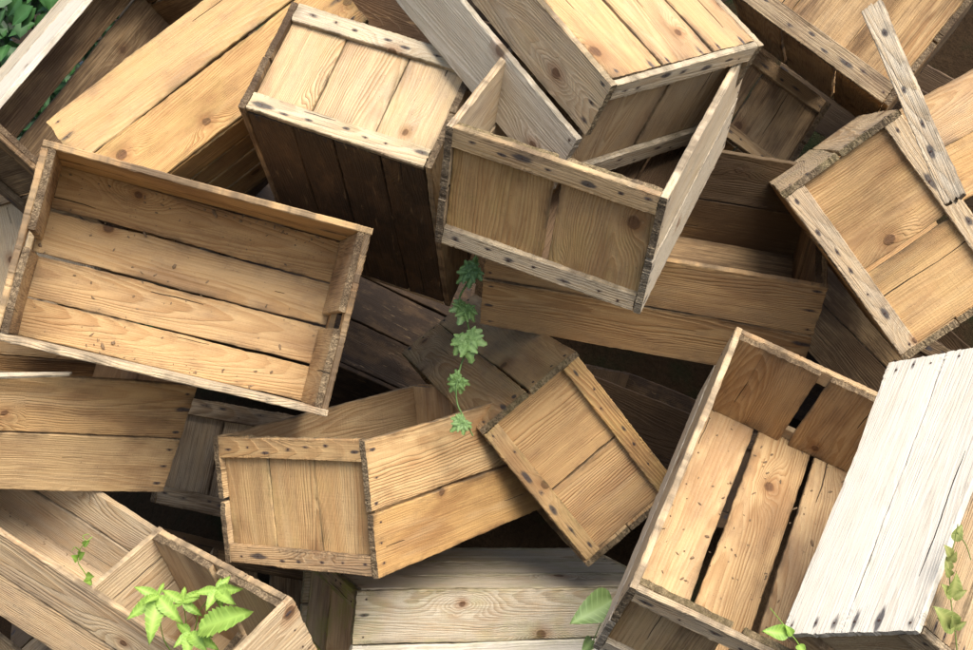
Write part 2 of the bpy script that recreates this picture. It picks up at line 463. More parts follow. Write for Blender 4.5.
# ------------------------------------------------------------------ where every crate lies: location, rotation, size, rack
POSES = {
    'A': ((-0.5813, 2.5226, 1.4505), (0.79429, 0.58173, 0.17414, -0.01910), (0.589, 0.351, 0.228), 0.00),
    'B': ((-0.4650, 2.8204, 1.6886), (0.92359, -0.20230, -0.32397, 0.03329), (0.620, 0.370, 0.240), 0.00),
    'C': ((-0.2611, 2.6354, 1.5666), (0.60992, -0.33714, -0.09997, -0.71017), (0.620, 0.370, 0.240), 0.00),
    'D': ((0.1659, 2.4395, 2.0829), (0.20021, -0.86001, 0.37905, 0.27679), (0.620, 0.370, 0.240), 0.00),
    'E': ((0.1829, 2.4178, 1.6503), (0.54694, 0.09463, 0.23077, -0.79916), (0.530, 0.370, 0.240), 0.00),
    'F': ((0.3458, 2.8212, 1.3718), (0.96452, 0.24353, 0.05315, -0.08697), (0.657, 0.392, 0.254), 0.00),
    'G': ((0.6773, 2.6212, 1.4781), (0.55962, -0.32520, 0.29678, -0.70213), (0.620, 0.370, 0.240), 0.00),
    'H': ((-0.1624, 2.4894, 0.9643), (0.46591, -0.00197, -0.09896, -0.87928), (0.620, 0.370, 0.240), 0.00),
    'I': ((0.1767, 2.8862, 1.1497), (0.38262, 0.68826, -0.56569, -0.24471), (0.827, 0.364, 0.236), 0.00),
    'J': ((0.4554, 2.2490, 1.0161), (0.77319, 0.31485, -0.09951, 0.54142), (0.595, 0.355, 0.230), 0.00),
    'K': ((0.7836, 1.8647, 1.2182), (0.63696, -0.55776, -0.52898, -0.05796), (0.477, 0.285, 0.216), -0.25),
    'L': ((-0.9554, 2.4247, 1.1640), (0.92371, 0.05375, 0.16694, 0.34058), (0.592, 0.353, 0.229), 0.00),
    'M': ((-0.4635, 2.9606, 0.7670), (0.53709, -0.18727, -0.11546, -0.81433), (0.620, 0.370, 0.240), 0.00),
    'N': ((-0.4557, 2.1952, 0.7930), (0.89189, 0.11506, -0.18088, 0.39821), (0.165, 0.370, 0.240), 0.00),
    'O': ((-0.8040, 2.3337, 0.8884), (0.95619, 0.09965, 0.24173, -0.13164), (0.704, 0.229, 0.176), 0.00),
    'R': ((0.0001, 2.5930, 0.8315), (0.07115, 0.20511, -0.97215, 0.08826), (0.684, 0.333, 0.216), 0.00),
    'S': ((0.7564, 3.2294, 1.8144), (0.56155, -0.25859, 0.17715, -0.76578), (0.620, 0.420, 0.320), 0.00),
    'T': ((1.3009, 3.1141, 1.6269), (0.95177, -0.17594, -0.25070, 0.01822), (0.620, 0.370, 0.240), 0.00),
    'U': ((-0.9153, 3.1214, 1.7493), (0.58398, 0.61734, 0.01039, 0.52702), (0.620, 0.370, 0.240), 0.00),
    'V': ((-0.9601, 3.3108, 1.2064), (0.60981, 0.00950, -0.18095, -0.77156), (0.744, 0.444, 0.288), 0.00),
    'W1': ((-0.3526, 3.5632, 1.1760), (0.36214, -0.87420, -0.07357, 0.31498), (0.756, 0.451, 0.293), 0.00),
    'W2': ((0.4259, 3.3438, 0.7160), (0.91109, -0.13282, 0.10552, -0.37568), (0.620, 0.370, 0.240), 0.00),
    'W4': ((0.0209, 3.0230, 1.7884), (0.94078, -0.06632, 0.11612, -0.31152), (0.620, 0.370, 0.240), 0.00),
    'W5': ((-0.6201, 3.2266, 1.5009), (0.88213, -0.04108, -0.29502, 0.36485), (0.620, 0.370, 0.240), 0.00),
    'W6': ((-0.5634, 2.7785, 0.3557), (0.75438, -0.39514, -0.29711, -0.43186), (0.620, 0.370, 0.240), 0.00),
    'W11': ((1.1107, 3.8005, 1.5338), (0.88218, 0.01411, 0.19855, -0.42677), (0.620, 0.370, 0.240), 0.00),
    'W12': ((0.9959, 3.4548, 0.9674), (0.76193, -0.14591, 0.24798, -0.58024), (0.620, 0.370, 0.240), 0.00),
    'W13': ((-0.9441, 3.1685, 0.2829), (0.82605, -0.36230, -0.23413, -0.36272), (0.620, 0.370, 0.240), 0.00),
    'W8': ((0.4770, 3.4505, 1.5296), (0.68436, -0.39151, 0.03862, -0.61391), (0.620, 0.370, 0.240), 0.00),
    'W10': ((1.1154, 3.4342, 0.7703), (0.85484, -0.10552, 0.09573, -0.49894), (0.620, 0.370, 0.240), 0.00),
    'P': ((-1.1040, 2.5028, 0.6221), (0.11173, -0.90696, -0.01773, 0.40574), (0.620, 0.370, 0.240), 0.00),
}
SKIP = ()

CLEAN = (.22, .05, .0, .6)
STYLE = {
 'A': dict(label="wide open crate with four golden bottom boards and dark-rotted end rims", nb=4, gb=.0045, ge=.03, tint=(.12, .2, 0, .75), tints={'z0': (.12, .17, 0, .8), 'y1': (.1, .3, 0, .8), 'x0': (.2, .35, 0, .6), 'x1': (.2, .35, 0, .6), 'y0': (.8, .0, 0, .3)}),
 'B': dict(label="crate with smooth honey-coloured side slanting up behind the wide open crate", tint=(.08, .03, .12, .8), wane=.3, nb=4),
 'C': dict(label="crate with pale streaked three-board end up and black rotten bottom boards", ne=3, nb=4, gb=.002, ge=.003, tint=(.3, .3, 0, .5), tints={'x1': (.35, .02, .1, .45), 'b1': (.75, .08, .1, .2), 'z0': (.12, .85, .0, .8), 'y0': (.3, .6, 0, .4)}),
 'D': dict(label="silver-grey upside-down crate on top, its corner poking into another crate", nb=3, gb=.007, ge=.008, tint=(.8, .05, .05, .2), tints={'z0': (.2, .14, 0, 1.0), 'x1': (.45, .2, .0, .5), 'b1': (.95, .03, .05, .0), 'y1': (1.12, .03, .06, .15)}, lift={(1, 1): (0, .018)}),
 'E': dict(label="crate holding the grey one's corner, olive end with a gap, bleached right side", ge=.014, tint=(.5, .1, 0, .4), tints={'x1': (.08, .24, .12, .9), 'b1': (.7, .15, .05, .3), 'y1': (.9, .0, 0, .35), 'y0': (.6, .3, 0, .4), 'z0': (.3, .7, 0, .5)}),  # dark z0 and y0 tints paint shade seen through the end gap
 'F': dict(label="long amber crate leaning back mid-heap, dark nail stains at its right end", tint=(.1, .22, 0, .9), gs=.004, tints={'z0': (.1, .6, 0, .7), 'y1': (.1, .6, 0, .7), 'x0': (.1, .6, 0, .7), 'x1': (.1, .55, 0, .7)}),  # dark face tints paint the shade inside this crate
 'G': dict(label="crate at the right edge, tan end with a slot between two slanting battens", ge=.009, tint=(.14, .1, .05, .85), tints={'b1': (.55, .1, .0, .5), 'y0': (.4, .1, .1, .6)}),
 'H': dict(label="upright crate with pale two-batten end and long knotty side in the sun", ne=3, ge=.002, tint=(.18, .03, .0, .6), tints={'x1': (.1, .03, .12, .75), 'y1': (.1, .0, 0, .7)}, gs=.005),
 'I': dict(label="crate tipped on its corner in the middle, orange end with mossy lower tip", tint=(.06, .06, 0, 1.0), ge=.004, tints={'b1': (.2, .15, .12, .9), 'y1': (.05, .02, .12, .8)}),
 'J': dict(label="open crate at lower right showing three pale bottom boards with black slots", nb=3, gb=.011, ge=.02, tint=(.15, .08, 0, .7), tints={'y1': (1.15, .02, 0, .35), 'z0': (.15, .05, 0, .6), 'x1': (.15, .22, 0, .8), 'b0': (.8, .1, 0, .2), 'x0': (.35, .35, .1, .6)}),
 'K': dict(label="bleached near-white crate lying on its side in the lower right corner", nb=3, gb=.014, tint=(.5, .03, 0, .2), tints={'y0': (1.7, .0, 0, .0), 'z0': (.3, .1, 0, .5)}, wane=.5, gs=.002),  # y0 whitening paints glaring sunlight on that side
 'L': dict(label="brown crate at the left edge under the wide open one, dark line between two boards", tint=(.15, .2, 0, .8)),
 'M': dict(label="shaded crate wedged at left, grey upright end boards between two dark battens", ne=3, tint=(.55, .35, 0, .5)),
 'N': dict(label="small open-topped crate at the lower left that the five-leaf creeper grows from", tint=(.35, .06, 0, .5), ge=.02, miss=(("e", 0, 0), ("e", 0, 1), ("b", 0, 0), ("b", 0, 1))),
 'O': dict(label="lower left open crate with one bright white rim and wide grey bottom boards", nb=3, gb=.014, tint=(.6, .1, 0, .45), tints={'y0': (.5, .05, 0, .5)}),
 'R': dict(label="pale moss-tinged crate lying upside down at the bottom edge under the tipped one", nb=3, gb=.004, tint=(1.12, .0, .25, .6), tints={'x1': (.4, .3, .7, .4), 'b1': (.4, .3, .9, .4)}),
 'S': dict(label="top right crate with a knotty slanting batten and brown boards rising to the corner", ne=3, ge=.002, bw=.045, tint=(.15, .38, 0, .8)),
 'T': dict(label="amber crate cut off by the right edge behind the loose weathered strip", tint=(.15, .2, 0, .9)),
 'U': dict(label="dark-floored crate in the top left corner with a white rim and green slots", nb=3, gb=.008, tint=(.2, .55, 0, .6), tints={'y1': (1.15, 0, 0, .1)}),
 'V': dict(label="crate end at the left edge half hidden behind the wide open crate", ne=3, tint=(.5, .15, 0, .5)),
 'P': dict(label="crate bottom just visible below the white-rimmed crate in the lower left corner", tint=(.5, .2, 0, .4)),
 'W1': dict(label="deeply shaded crate in the dark hollow right of the wide open crate", nb=3, tint=(.1, .97, 0, .6)),  # high second tint value on W crates paints the hollows' shade
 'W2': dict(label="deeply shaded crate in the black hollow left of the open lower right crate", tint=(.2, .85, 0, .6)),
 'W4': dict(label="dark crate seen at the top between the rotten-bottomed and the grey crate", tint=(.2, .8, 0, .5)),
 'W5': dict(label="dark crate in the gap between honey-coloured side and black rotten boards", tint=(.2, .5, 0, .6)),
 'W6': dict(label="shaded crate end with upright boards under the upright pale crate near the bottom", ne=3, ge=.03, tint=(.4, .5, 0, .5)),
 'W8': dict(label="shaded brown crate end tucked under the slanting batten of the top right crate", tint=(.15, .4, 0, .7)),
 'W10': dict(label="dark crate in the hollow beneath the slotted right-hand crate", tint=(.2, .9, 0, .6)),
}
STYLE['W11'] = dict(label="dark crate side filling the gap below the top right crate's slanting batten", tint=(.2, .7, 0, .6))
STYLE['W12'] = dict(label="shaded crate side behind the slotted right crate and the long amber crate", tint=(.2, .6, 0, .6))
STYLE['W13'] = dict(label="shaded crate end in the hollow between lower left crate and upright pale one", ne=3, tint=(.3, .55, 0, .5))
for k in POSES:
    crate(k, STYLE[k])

# ------------------------------------------------------------------ ground and bank behind the heap
def ground_material():
    N = NT("leaf_litter_soil")
    tc = N.n("ShaderNodeTexCoord"); P = tc.outputs['Object']
    a = N.noise(P, 3.0, 5, 0.6); b_ = N.noise(P, 60.0, 4, 0.7)
    c = N.mix(b_, (0.010, 0.006, 0.003), (0.040, 0.024, 0.012))
    c = N.mix(N.ramp(a, .5, .65), c, (0.012, 0.015, 0.006))
    bp = N.n("ShaderNodeBump"); bp.inputs['Distance'].default_value = .02; N.t.links.new(b_, bp.inputs['Height'])
    b = N.n("ShaderNodeBsdfPrincipled"); N.put(b.inputs['Base Color'], c); b.inputs['Roughness'].default_value = .95; b.inputs['Specular IOR Level'].default_value = .05
    N.t.links.new(bp.outputs[0], b.inputs['Normal'])
    return N.out(b.outputs[0])
GROUND = ground_material()

def build_ground():
    xs = np.concatenate([np.linspace(-150, -6, 14), np.linspace(-5, 5, 61), np.linspace(6, 150, 14)])
    ys = np.concatenate([np.linspace(-80, 0, 10), np.linspace(.5, 7, 53), np.linspace(8, 200, 18)])
    rng = np.random.default_rng(3)
    X, Y = np.meshgrid(xs, ys, indexing='ij')
    ramp = lambda v, a, b: np.clip((v - a) / (b - a), 0, 1) ** 1.2
    h = ramp(Y, 2.9, 4.6) * (1 - ramp(Y, 5.2, 6.6)) * 1.9
    side = np.clip((X + 1.5) / .8, .25, 1) * np.clip((3.2 - X) / 1.0, 0, 1) * np.clip((X + 4) / 1.0, 0, 1)
    Z = h * side + .04 * np.sin(X * 7 + Y * 3) * (np.abs(X) < 5) + .03 * np.sin(X * 13 - Y * 9) * (np.abs(X) < 5)
    n, m = X.shape
    v = np.stack([X, Y, Z], -1).reshape(-1, 3)
    f = [(i * m + j, (i + 1) * m + j, (i + 1) * m + j + 1, i * m + j + 1) for i in range(n - 1) for j in range(m - 1)]
    me = bpy.data.meshes.new("ground"); me.from_pydata([tuple(q) for q in v], [], f)
    me.materials.append(GROUND)
    for p in me.polygons: p.use_smooth = True
    o = bpy.data.objects.new("ground", me); col.objects.link(o); o['kind'] = 'structure'
build_ground()

def crumbs():
    """bark crumbs, dust and chips lying on the open crates' bottoms"""
    rng = np.random.default_rng(21); v = []; f = []
    for key, n in (('A', 150), ('J', 170), ('O', 90), ('K', 0)):
        loc, q, (L, W, H), sh = POSES[key]
        M = Matrix.Translation(loc) @ Quaternion(q).to_matrix().to_4x4()
        for i in range(n):
            y = rng.uniform(-.46, .46) * W
            if rng.random() < .45: y = rng.choice([-1, 1]) * W * (.5 - abs(rng.normal(.06, .03)))
            x = rng.uniform(-.46, .46) * L
            r = rng.uniform(.0008, .0022) * (2.0 if rng.random() < .1 else 1)
            an = rng.uniform(0, 6.3); st = rng.uniform(1, 3.2); b = len(v)
            for zz in (0, 1):
                for k in range(5):
                    a = k * 1.2566; rr = r * rng.uniform(.6, 1.2) * (1 if zz == 0 else .6)
                    px, py = math.cos(a) * rr * st, math.sin(a) * rr
                    p = M @ Vector((x + px * math.cos(an) - py * math.sin(an), y + px * math.sin(an) + py * math.cos(an), .0128 + zz * r * .7))
                    v.append(tuple(p))
            f.append([b + 5 + k for k in range(5)])
            for k in range(5): f.append([b + k, b + (k + 1) % 5, b + 5 + (k + 1) % 5, b + 5 + k])
    me = bpy.data.meshes.new("wood_crumbs"); me.from_pydata(v, [], f)
    N = NT("crumb_brown"); tc = N.n("ShaderNodeTexCoord")
    b_ = N.n("ShaderNodeBsdfPrincipled"); b_.inputs['Roughness'].default_value = .9
    N.put(b_.inputs['Base Color'], N.mix(N.noise(tc.outputs['Object'], 120.0, 2), (.03, .018, .01), (.30, .20, .11)))
    me.materials.append(N.out(b_.outputs[0]))
    o = bpy.data.objects.new("wood_crumbs", me); col.objects.link(o); o['kind'] = 'stuff'
    o['label'] = "dark bark crumbs and dust scattered over the open crates' boards"; o['category'] = 'debris'
crumbs()

# ------------------------------------------------------------------ loose strip of wood
def loose_strip():
    rng = np.random.default_rng(77)
    a, b = Vector((0.6563, 2.3622, 1.9793)), Vector((0.7490, 2.1381, 1.6840))
    ax = (b - a); L = ax.length; ax.normalize()
    view = (Vector((0, 0, 2.05)) - a).normalized()
    az = (view + Vector((-.35, 0, .1))); az = (az - ax * az.dot(ax)).normalized(); ay = az.cross(ax)
    nl = [(-.13, .004, 1), (-.02, -.004, 1), (.05, .002, 1), (.1, -.003, 1)]
    me = plank_mesh("loose_batten", L, .036, .014, rng, nails=nl, wane=.1, jag=.3)
    o = bpy.data.objects.new("loose_batten", me); col.objects.link(o)
    M = Matrix((( ax.x, ay.x, az.x, 0), (ax.y, ay.y, az.y, 0), (ax.z, ay.z, az.z, 0), (0, 0, 0, 1)))
    M.translation = (a + b) / 2; o.matrix_world = M
    o.color = (.95, .05, 0, .1)
    o['label'] = "loose weathered grey wooden strip leaning between the slotted crate and the top right crate"; o['category'] = 'wooden strip'
loose_strip()

def sliver():
    rng = np.random.default_rng(5)
    a, b = Vector((-0.8755, 2.1896, 1.3738)), Vector((-0.7306, 2.2670, 1.3536))
    ax = (b - a); L = ax.length; ax.normalize()
    az = Vector((0, -.5, .85)); az = (az - ax * az.dot(ax)).normalized(); ay = az.cross(ax)
    me = plank_mesh("wood_splinter", L, .014, .006, rng, wane=.1, jag=.8, taper=.5)
    o = bpy.data.objects.new("wood_splinter", me); col.objects.link(o)
    M = Matrix(((ax.x, ay.x, az.x, 0), (ax.y, ay.y, az.y, 0), (ax.z, ay.z, az.z, 0), (0, 0, 0, 1)))
    M.translation = (a + b) / 2; o.matrix_world = M
    o.color = (1.1, 0, 0, .2)
    o['label'] = "pale split wood splinter lying along the top edge of the brown left crate"; o['category'] = 'splinter'
sliver()

# ------------------------------------------------------------------ plants
def leaf_material(name, c1, c2, tr=.35):
    N = NT(name)
    tc = N.n("ShaderNodeTexCoord"); P = tc.outputs['Object']
    oi = N.n("ShaderNodeObjectInfo")
    at = N.n("ShaderNodeAttribute", attribute_name="vein")
    ti = N.n("ShaderNodeAttribute", attribute_name="tone")
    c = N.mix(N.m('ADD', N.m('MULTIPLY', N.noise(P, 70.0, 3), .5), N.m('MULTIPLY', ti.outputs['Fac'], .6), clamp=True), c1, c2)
    c = N.mix(N.m('MULTIPLY', at.outputs['Fac'], .5), c, tuple(min(1, q * 1.6 + .03) for q in c2))
    b = N.n("ShaderNodeBsdfPrincipled"); N.put(b.inputs['Base Color'], c); b.inputs['Roughness'].default_value = .5
    b.inputs['Specular IOR Level'].default_value = .35
    t = N.n("ShaderNodeBsdfTranslucent"); N.put(t.inputs[0], c)
    mx = N.n("ShaderNodeMixShader"); mx.inputs[0].default_value = tr
    N.t.links.new(b.outputs[0], mx.inputs[1]); N.t.links.new(t.outputs[0], mx.inputs[2])
    return N.out(mx.outputs[0])
LF_DARK = leaf_material("vine_leaf_green", (.035, .09, .02), (.19, .30, .09))
LF_LIME = leaf_material("creeper_leaf_lime", (.10, .22, .025), (.27, .40, .07), .28)
LF_DRY = leaf_material("sprout_leaf_olive", (.12, .20, .04), (.26, .26, .08), .3)
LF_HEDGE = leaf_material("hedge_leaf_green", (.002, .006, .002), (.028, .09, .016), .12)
LF_PALE = leaf_material("weed_leaf_pale_green", (.10, .17, .045), (.24, .33, .12), .25)

class LeafMesh:
    def __init__(s): s.v = []; s.f = []; s.vein = []; s.tone = []
    def add(s, base, tip, up, outline, fold=.25, droop=.12, tone=.5, width=1.0):
        """outline(t) -> half width / length for t in 0..1; built as a folded strip of rows with a raised midrib"""
        base, tip, up = Vector(base), Vector(tip), Vector(up)
        d = tip - base; L = d.length; d.normalize(); wob = .05 * L
        sd = d.cross(up).normalized(); nn = sd.cross(d).normalized()
        n = 48; b0 = len(s.v)
        for i in range(n + 1):
            t = i / n; w = outline(t) * L * width
            ctr = base + d * (L * t) + nn * (-droop * L * t * t)
            for k, q in enumerate((-1, -.55, -.06, .06, .55, 1)):
                lift = fold * abs(q) * w + .03 * L * math.sin(t * 26) * max(0, abs(q) - .3) * .35
                sw = -.12 * L * abs(q) * outline(t) * 0
                s.v.append(tuple(ctr + sd * (q * w) + nn * (lift + wob * math.sin(t * 5 + b0) * q) - d * (abs(q) * w * .45)))
                s.vein.append(1.0 if abs(q) < .1 else (.75 if i % 6 == 0 else 0)); s.tone.append(tone)
        for i in range(n):
            for k in range(5):
                a = b0 + i * 6 + k
                s.f.append((a, a + 1, a + 7, a + 6))
    def tube(s, pts, r0, r1, tone=.6):
        pts = [Vector(p) for p in pts]
        fine = []
        for i in range(len(pts) - 1):
            p0 = pts[max(0, i - 1)]; p1 = pts[i]; p2 = pts[i + 1]; p3 = pts[min(len(pts) - 1, i + 2)]
            for k in range(6):
                t = k / 6
                fine.append(.5 * ((2 * p1) + (p2 - p0) * t + (2 * p0 - 5 * p1 + 4 * p2 - p3) * t * t + (3 * p1 - p0 - 3 * p2 + p3) * t ** 3))
        fine.append(pts[-1]); b0 = len(s.v); n = len(fine)
        for i, p in enumerate(fine):
            d = (fine[min(n - 1, i + 1)] - fine[max(0, i - 1)]).normalized()
            a = d.orthogonal().normalized(); b = d.cross(a)
            r = r0 + (r1 - r0) * i / n
            for k in range(6):
                an = k * math.pi / 3
                s.v.append(tuple(p + (a * math.cos(an) + b * math.sin(an)) * r)); s.vein.append(0); s.tone.append(tone)
        for i in range(n - 1):
            for k in range(6):
                a = b0 + i * 6 + k; b = b0 + i * 6 + (k + 1) % 6
                s.f.append((a, b, b + 6, a + 6))
    def build(s, name, mat, parent=None, smooth=True):
        me = bpy.data.meshes.new(name); me.from_pydata(s.v, [], s.f); me.materials.append(mat)
        for nm, dat in (('vein', s.vein), ('tone', s.tone)):
            a = me.attributes.new(nm, 'FLOAT', 'POINT'); a.data.foreach_set('value', dat)
        if smooth:
            me.polygons.foreach_set('use_smooth', [True] * len(me.polygons))
        o = bpy.data.objects.new(name, me); col.objects.link(o)
        if parent: o.parent = parent
        return o

def serrate(base_fn, teeth, depth):
    return lambda t: base_fn(t) * (1 - depth * ((t * teeth) % 1.0)) if 0 < t < 1 else 0.0
oval = lambda t: .30 * math.sin(math.pi * min(1, t) ** .8) ** .85 if 0 < t < 1 else 0.0
oval_s = serrate(oval, 11, .22)
lobe = lambda t: (.10 + .20 * math.sin(math.pi * t ** .9)) * (1 - .35 * ((t * 3.2) % 1.0)) if t < .98 else 0.02
VIEW = Vector((0, -.9, .45)).normalized()

def thing(name, label, cat, loc):
    e = bpy.data.objects.new(name, None); e.empty_display_size = .05; col.objects.link(e); e.location = loc
    e['label'] = label; e['category'] = cat
    return e
def shift(lm, loc):
    L = Vector(loc); lm.v = [tuple(Vector(p) - L) for p in lm.v]; return lm

# hanging vine with five lobed leaves
def lobed_vine():
    root = (-0.0157, 2.4579, 1.5638)
    e = thing("climbing_vine", "trailing vine with five jagged lobed green leaves hanging in the dark middle gap", "vine", root)
    st = LeafMesh()
    path = [(-0.0120, 2.4579, 1.5638), (-0.0191, 2.4092, 1.5364), (-0.0304, 2.4276, 1.4892), (-0.0497, 2.3685, 1.4621), (-0.0375, 2.3891, 1.4231), (-0.0298, 2.3498, 1.3923), (-0.0446, 2.3587, 1.3482), (-0.0531, 2.3207, 1.3220), (-0.0531, 2.3114, 1.2873), (-0.0403, 2.2944, 1.2627), (-0.0242, 2.2861, 1.2316)]
    st.tube(path, .0021, .0014); shift(st, root).build("stem", LF_DARK, e)
    def lf(c, tipdir, size, tone, seed):
        rng = random.Random(seed); lm = LeafMesh(); c = Vector(c)
        right = Vector((1, 0, 0)); upv = Vector((0, .26, .97)); up = (VIEW + Vector((rng.uniform(-.6, .6), 0, rng.uniform(-.3, .5)))).normalized()
        for da, ln in ((0, 1.0), (48, .82), (-48, .82), (100, .62), (-100, .62)):
            a = math.radians(tipdir + da + rng.uniform(-6, 6))
            d = (right * math.cos(a) + upv * math.sin(a)).normalized(); d = (d - up * d.dot(up)).normalized()
            lm.add(c - d * size * .04, c + d * size * ln, up, lobe, fold=.12, droop=.2 + rng.uniform(0, .15), tone=tone, width=1.1)
            for q in (-1, 1):
                sdv = d.cross(up).normalized()
                b = c + d * size * ln * .42
                lm.add(b - d * .003, b + (d * .75 + sdv * q * .8) * size * ln * .42, up, lobe, fold=.1, droop=.1, tone=tone, width=1.0)
        shift(lm, root).build("leaf", LF_DARK, e)
    lf((-0.0209, 2.4030, 1.5136), 205, .046, .05, 1)
    lf((-0.0372, 2.3754, 1.4492), 250, .040, .15, 2)
    lf((-0.0370, 2.3517, 1.3993), 285, .050, .95, 3)
    lf((-0.0477, 2.3221, 1.3273), 225, .034, .7, 4)
    lf((-0.0401, 2.2836, 1.2608), 215, .030, .6, 5)
lobed_vine()

# five-leaf creeper in the lower left crate
def creeper():
    root = (-0.5267, 2.1259, 0.8655)
    e = thing("creeper_plant", "bright lime-green five-leaflet creeper growing out of the lower left crate", "plant", root)
    st = LeafMesh()
    hubs = {'a': (-0.5447, 2.0474, 1.0362), 'b': (-0.4468, 2.0500, 1.0458), 'c': (-0.5100, 2.0722, 1.0129), 'd': (-0.4872, 2.0134, 0.9866), 'e': (-0.4682, 1.9969, 1.0024)}
    for p in (
        [root, (-0.5467, 2.0738, 0.9416), hubs['a']], [root, (-0.4924, 2.0804, 0.9661), (-0.4835, 2.0778, 0.9953), hubs['b']],
        [root, (-0.5116, 2.0894, 0.9614), hubs['c']], [root, hubs['d']], [root, (-0.4948, 2.0557, 0.9512), hubs['e']]):
        st.tube(p, .0013, .0008, .5)
    shift(st, root).build("stem", LF_LIME, e)
    rng = random.Random(5)
    LV = [('a', (148,644), .9, .30), ('a', (125,619), .6, .3), ('a', (181,624), .75, .3), ('a', (133,586), .5, .3), ('a', (164,581), .45, .22),
          ('b', (241,589), .8, .3), ('b', (192,592), .7, .3), ('b', (205,612), .9, .3), ('b', (235,604), .9, .32), ('b', (222,577), .6, .25),
          ('c', (160,588), .7, .3), ('c', (199,597), .7, .26), ('c', (184,585), .6, .26), ('c', (170,608), .4, .3), ('c', (203,617), .2, .3),
          ('d', (186,660), .8, .34), ('d', (206,650), .7, .32), ('d', (172,648), .7, .3), ('d', (213,637), .3, .25),
          ('e', (249,610), .75, .36), ('d', (176,622), .2, .3), ('b', 0, .5, .3), ('a', 0, .35, .3), ('c', 0, .3, .3), ('d', 0, .5, .3), ('b', 0, .3, .28), ('a', 0, .6, .28)]
    TIPS = [(-0.5512, 1.9906, 0.9788), (-0.5940, 2.0193, 1.0088), (-0.4997, 2.0081, 1.0056), (-0.5861, 2.0517, 1.0522), (-0.5419, 2.0813, 1.0470),
            (-0.4016, 2.0229, 1.0609), (-0.4883, 2.0491, 1.0426), (-0.4605, 2.0132, 1.0245), (-0.4095, 2.0074, 1.0417), (-0.4444, 2.0831, 1.0535),
            (-0.5510, 2.0874, 1.0312), (-0.4809, 2.0652, 1.0256), (-0.5150, 2.1071, 1.0272), (-0.5318, 2.0696, 1.0032), (-0.4763, 2.0657, 0.9886),
            (-0.4849, 1.9658, 0.9636), (-0.4526, 1.9700, 0.9792), (-0.5121, 1.9889, 0.9725), (-0.4494, 2.0117, 0.9802), (-0.3780, 1.9594, 1.0554), (-0.5171, 2.0453, 0.9899), (-0.4274, 2.0748, 1.0611), (-0.5483, 2.0826, 0.9743), (-0.4792, 2.1053, 1.0206), (-0.4372, 1.9889, 0.9725), (-0.4385, 2.0405, 1.0106), (-0.5594, 2.0083, 1.0449)]
    for (h, _, tone, w), tip in zip(LV, TIPS):
        lm = LeafMesh()
        up = (VIEW + Vector((rng.uniform(-.3, .3), 0, rng.uniform(-.1, .5)))).normalized()
        lm.add(hubs[h], tip, up, oval_s, fold=.3, droop=rng.uniform(.05, .2), tone=tone, width=w / .30 * .68)
        shift(lm, root).build("leaflet", LF_LIME, e)
creeper()

def sprout(name, label, root, path, leaves, mat, r=.0011, shape=None, width=1.0):
    e = thing(name, label, "plant", root)
    st = LeafMesh()
    for p in path: st.tube(p, r, r * .6, .5)
    shift(st, root).build("stem", mat, e)
    rng = random.Random(len(path[0]) * 7 + len(leaves))
    for b, t in leaves:
        lm = LeafMesh()
        up = (VIEW + Vector((rng.uniform(-.4, .4), 0, rng.uniform(-.1, .4)))).normalized()
        lm.add(b, t, up, shape or oval, fold=.35, droop=rng.uniform(0, .2), tone=rng.uniform(.2, .9), width=width)
        shift(lm, root).build("leaf", mat, e)

sprout("tendril_sprout", "thin curling green tendril rising from the grey boards at the lower left", (-0.7102, 2.2156, 0.9686),
       [[(-0.7102, 2.2156, 0.9686), (-0.7144, 2.2125, 0.9955), (-0.7257, 2.2093, 1.0222), (-0.7191, 2.2060, 1.0487), (-0.6950, 2.2022, 1.0733)], [(-0.6950, 2.2022, 1.0733), (-0.7026, 2.1912, 1.0706), (-0.7078, 2.1934, 1.0791), (-0.6973, 2.1944, 1.0825)], [(-0.7191, 2.2051, 1.0452), (-0.7249, 2.1977, 1.0562), (-0.7302, 2.1959, 1.0494)]],
       [((-0.7275, 2.2102, 1.0256), (-0.7320, 2.1936, 1.0409)), ((-0.7239, 2.2116, 1.0307), (-0.7091, 2.1954, 1.0477)), ((-0.7144, 2.2115, 0.9920), (-0.6944, 2.1936, 1.0025)), ((-0.7127, 2.2111, 0.9903), (-0.6967, 2.1808, 0.9933)), ((-0.7138, 2.2078, 1.0555), (-0.7003, 2.2004, 1.0665))], LF_LIME)
sprout("leafy_weed", "single broad pale green leaf beside the rim of the lower right open crate", (0.1826, 2.1936, 0.8477),
       [[(0.1826, 2.1936, 0.8477), (0.2041, 2.2075, 0.8999), (0.2257, 2.2173, 0.9363)]],
       [((0.2248, 2.2100, 0.9478), (0.1524, 2.1635, 0.9286)), ((0.1913, 2.2187, 0.8641), (0.1729, 2.1859, 0.8579))], LF_PALE, shape=serrate(lambda t: .34 * math.sin(math.pi * t ** .75) ** .8 if 0 < t < 1 else 0.0, 12, .10))
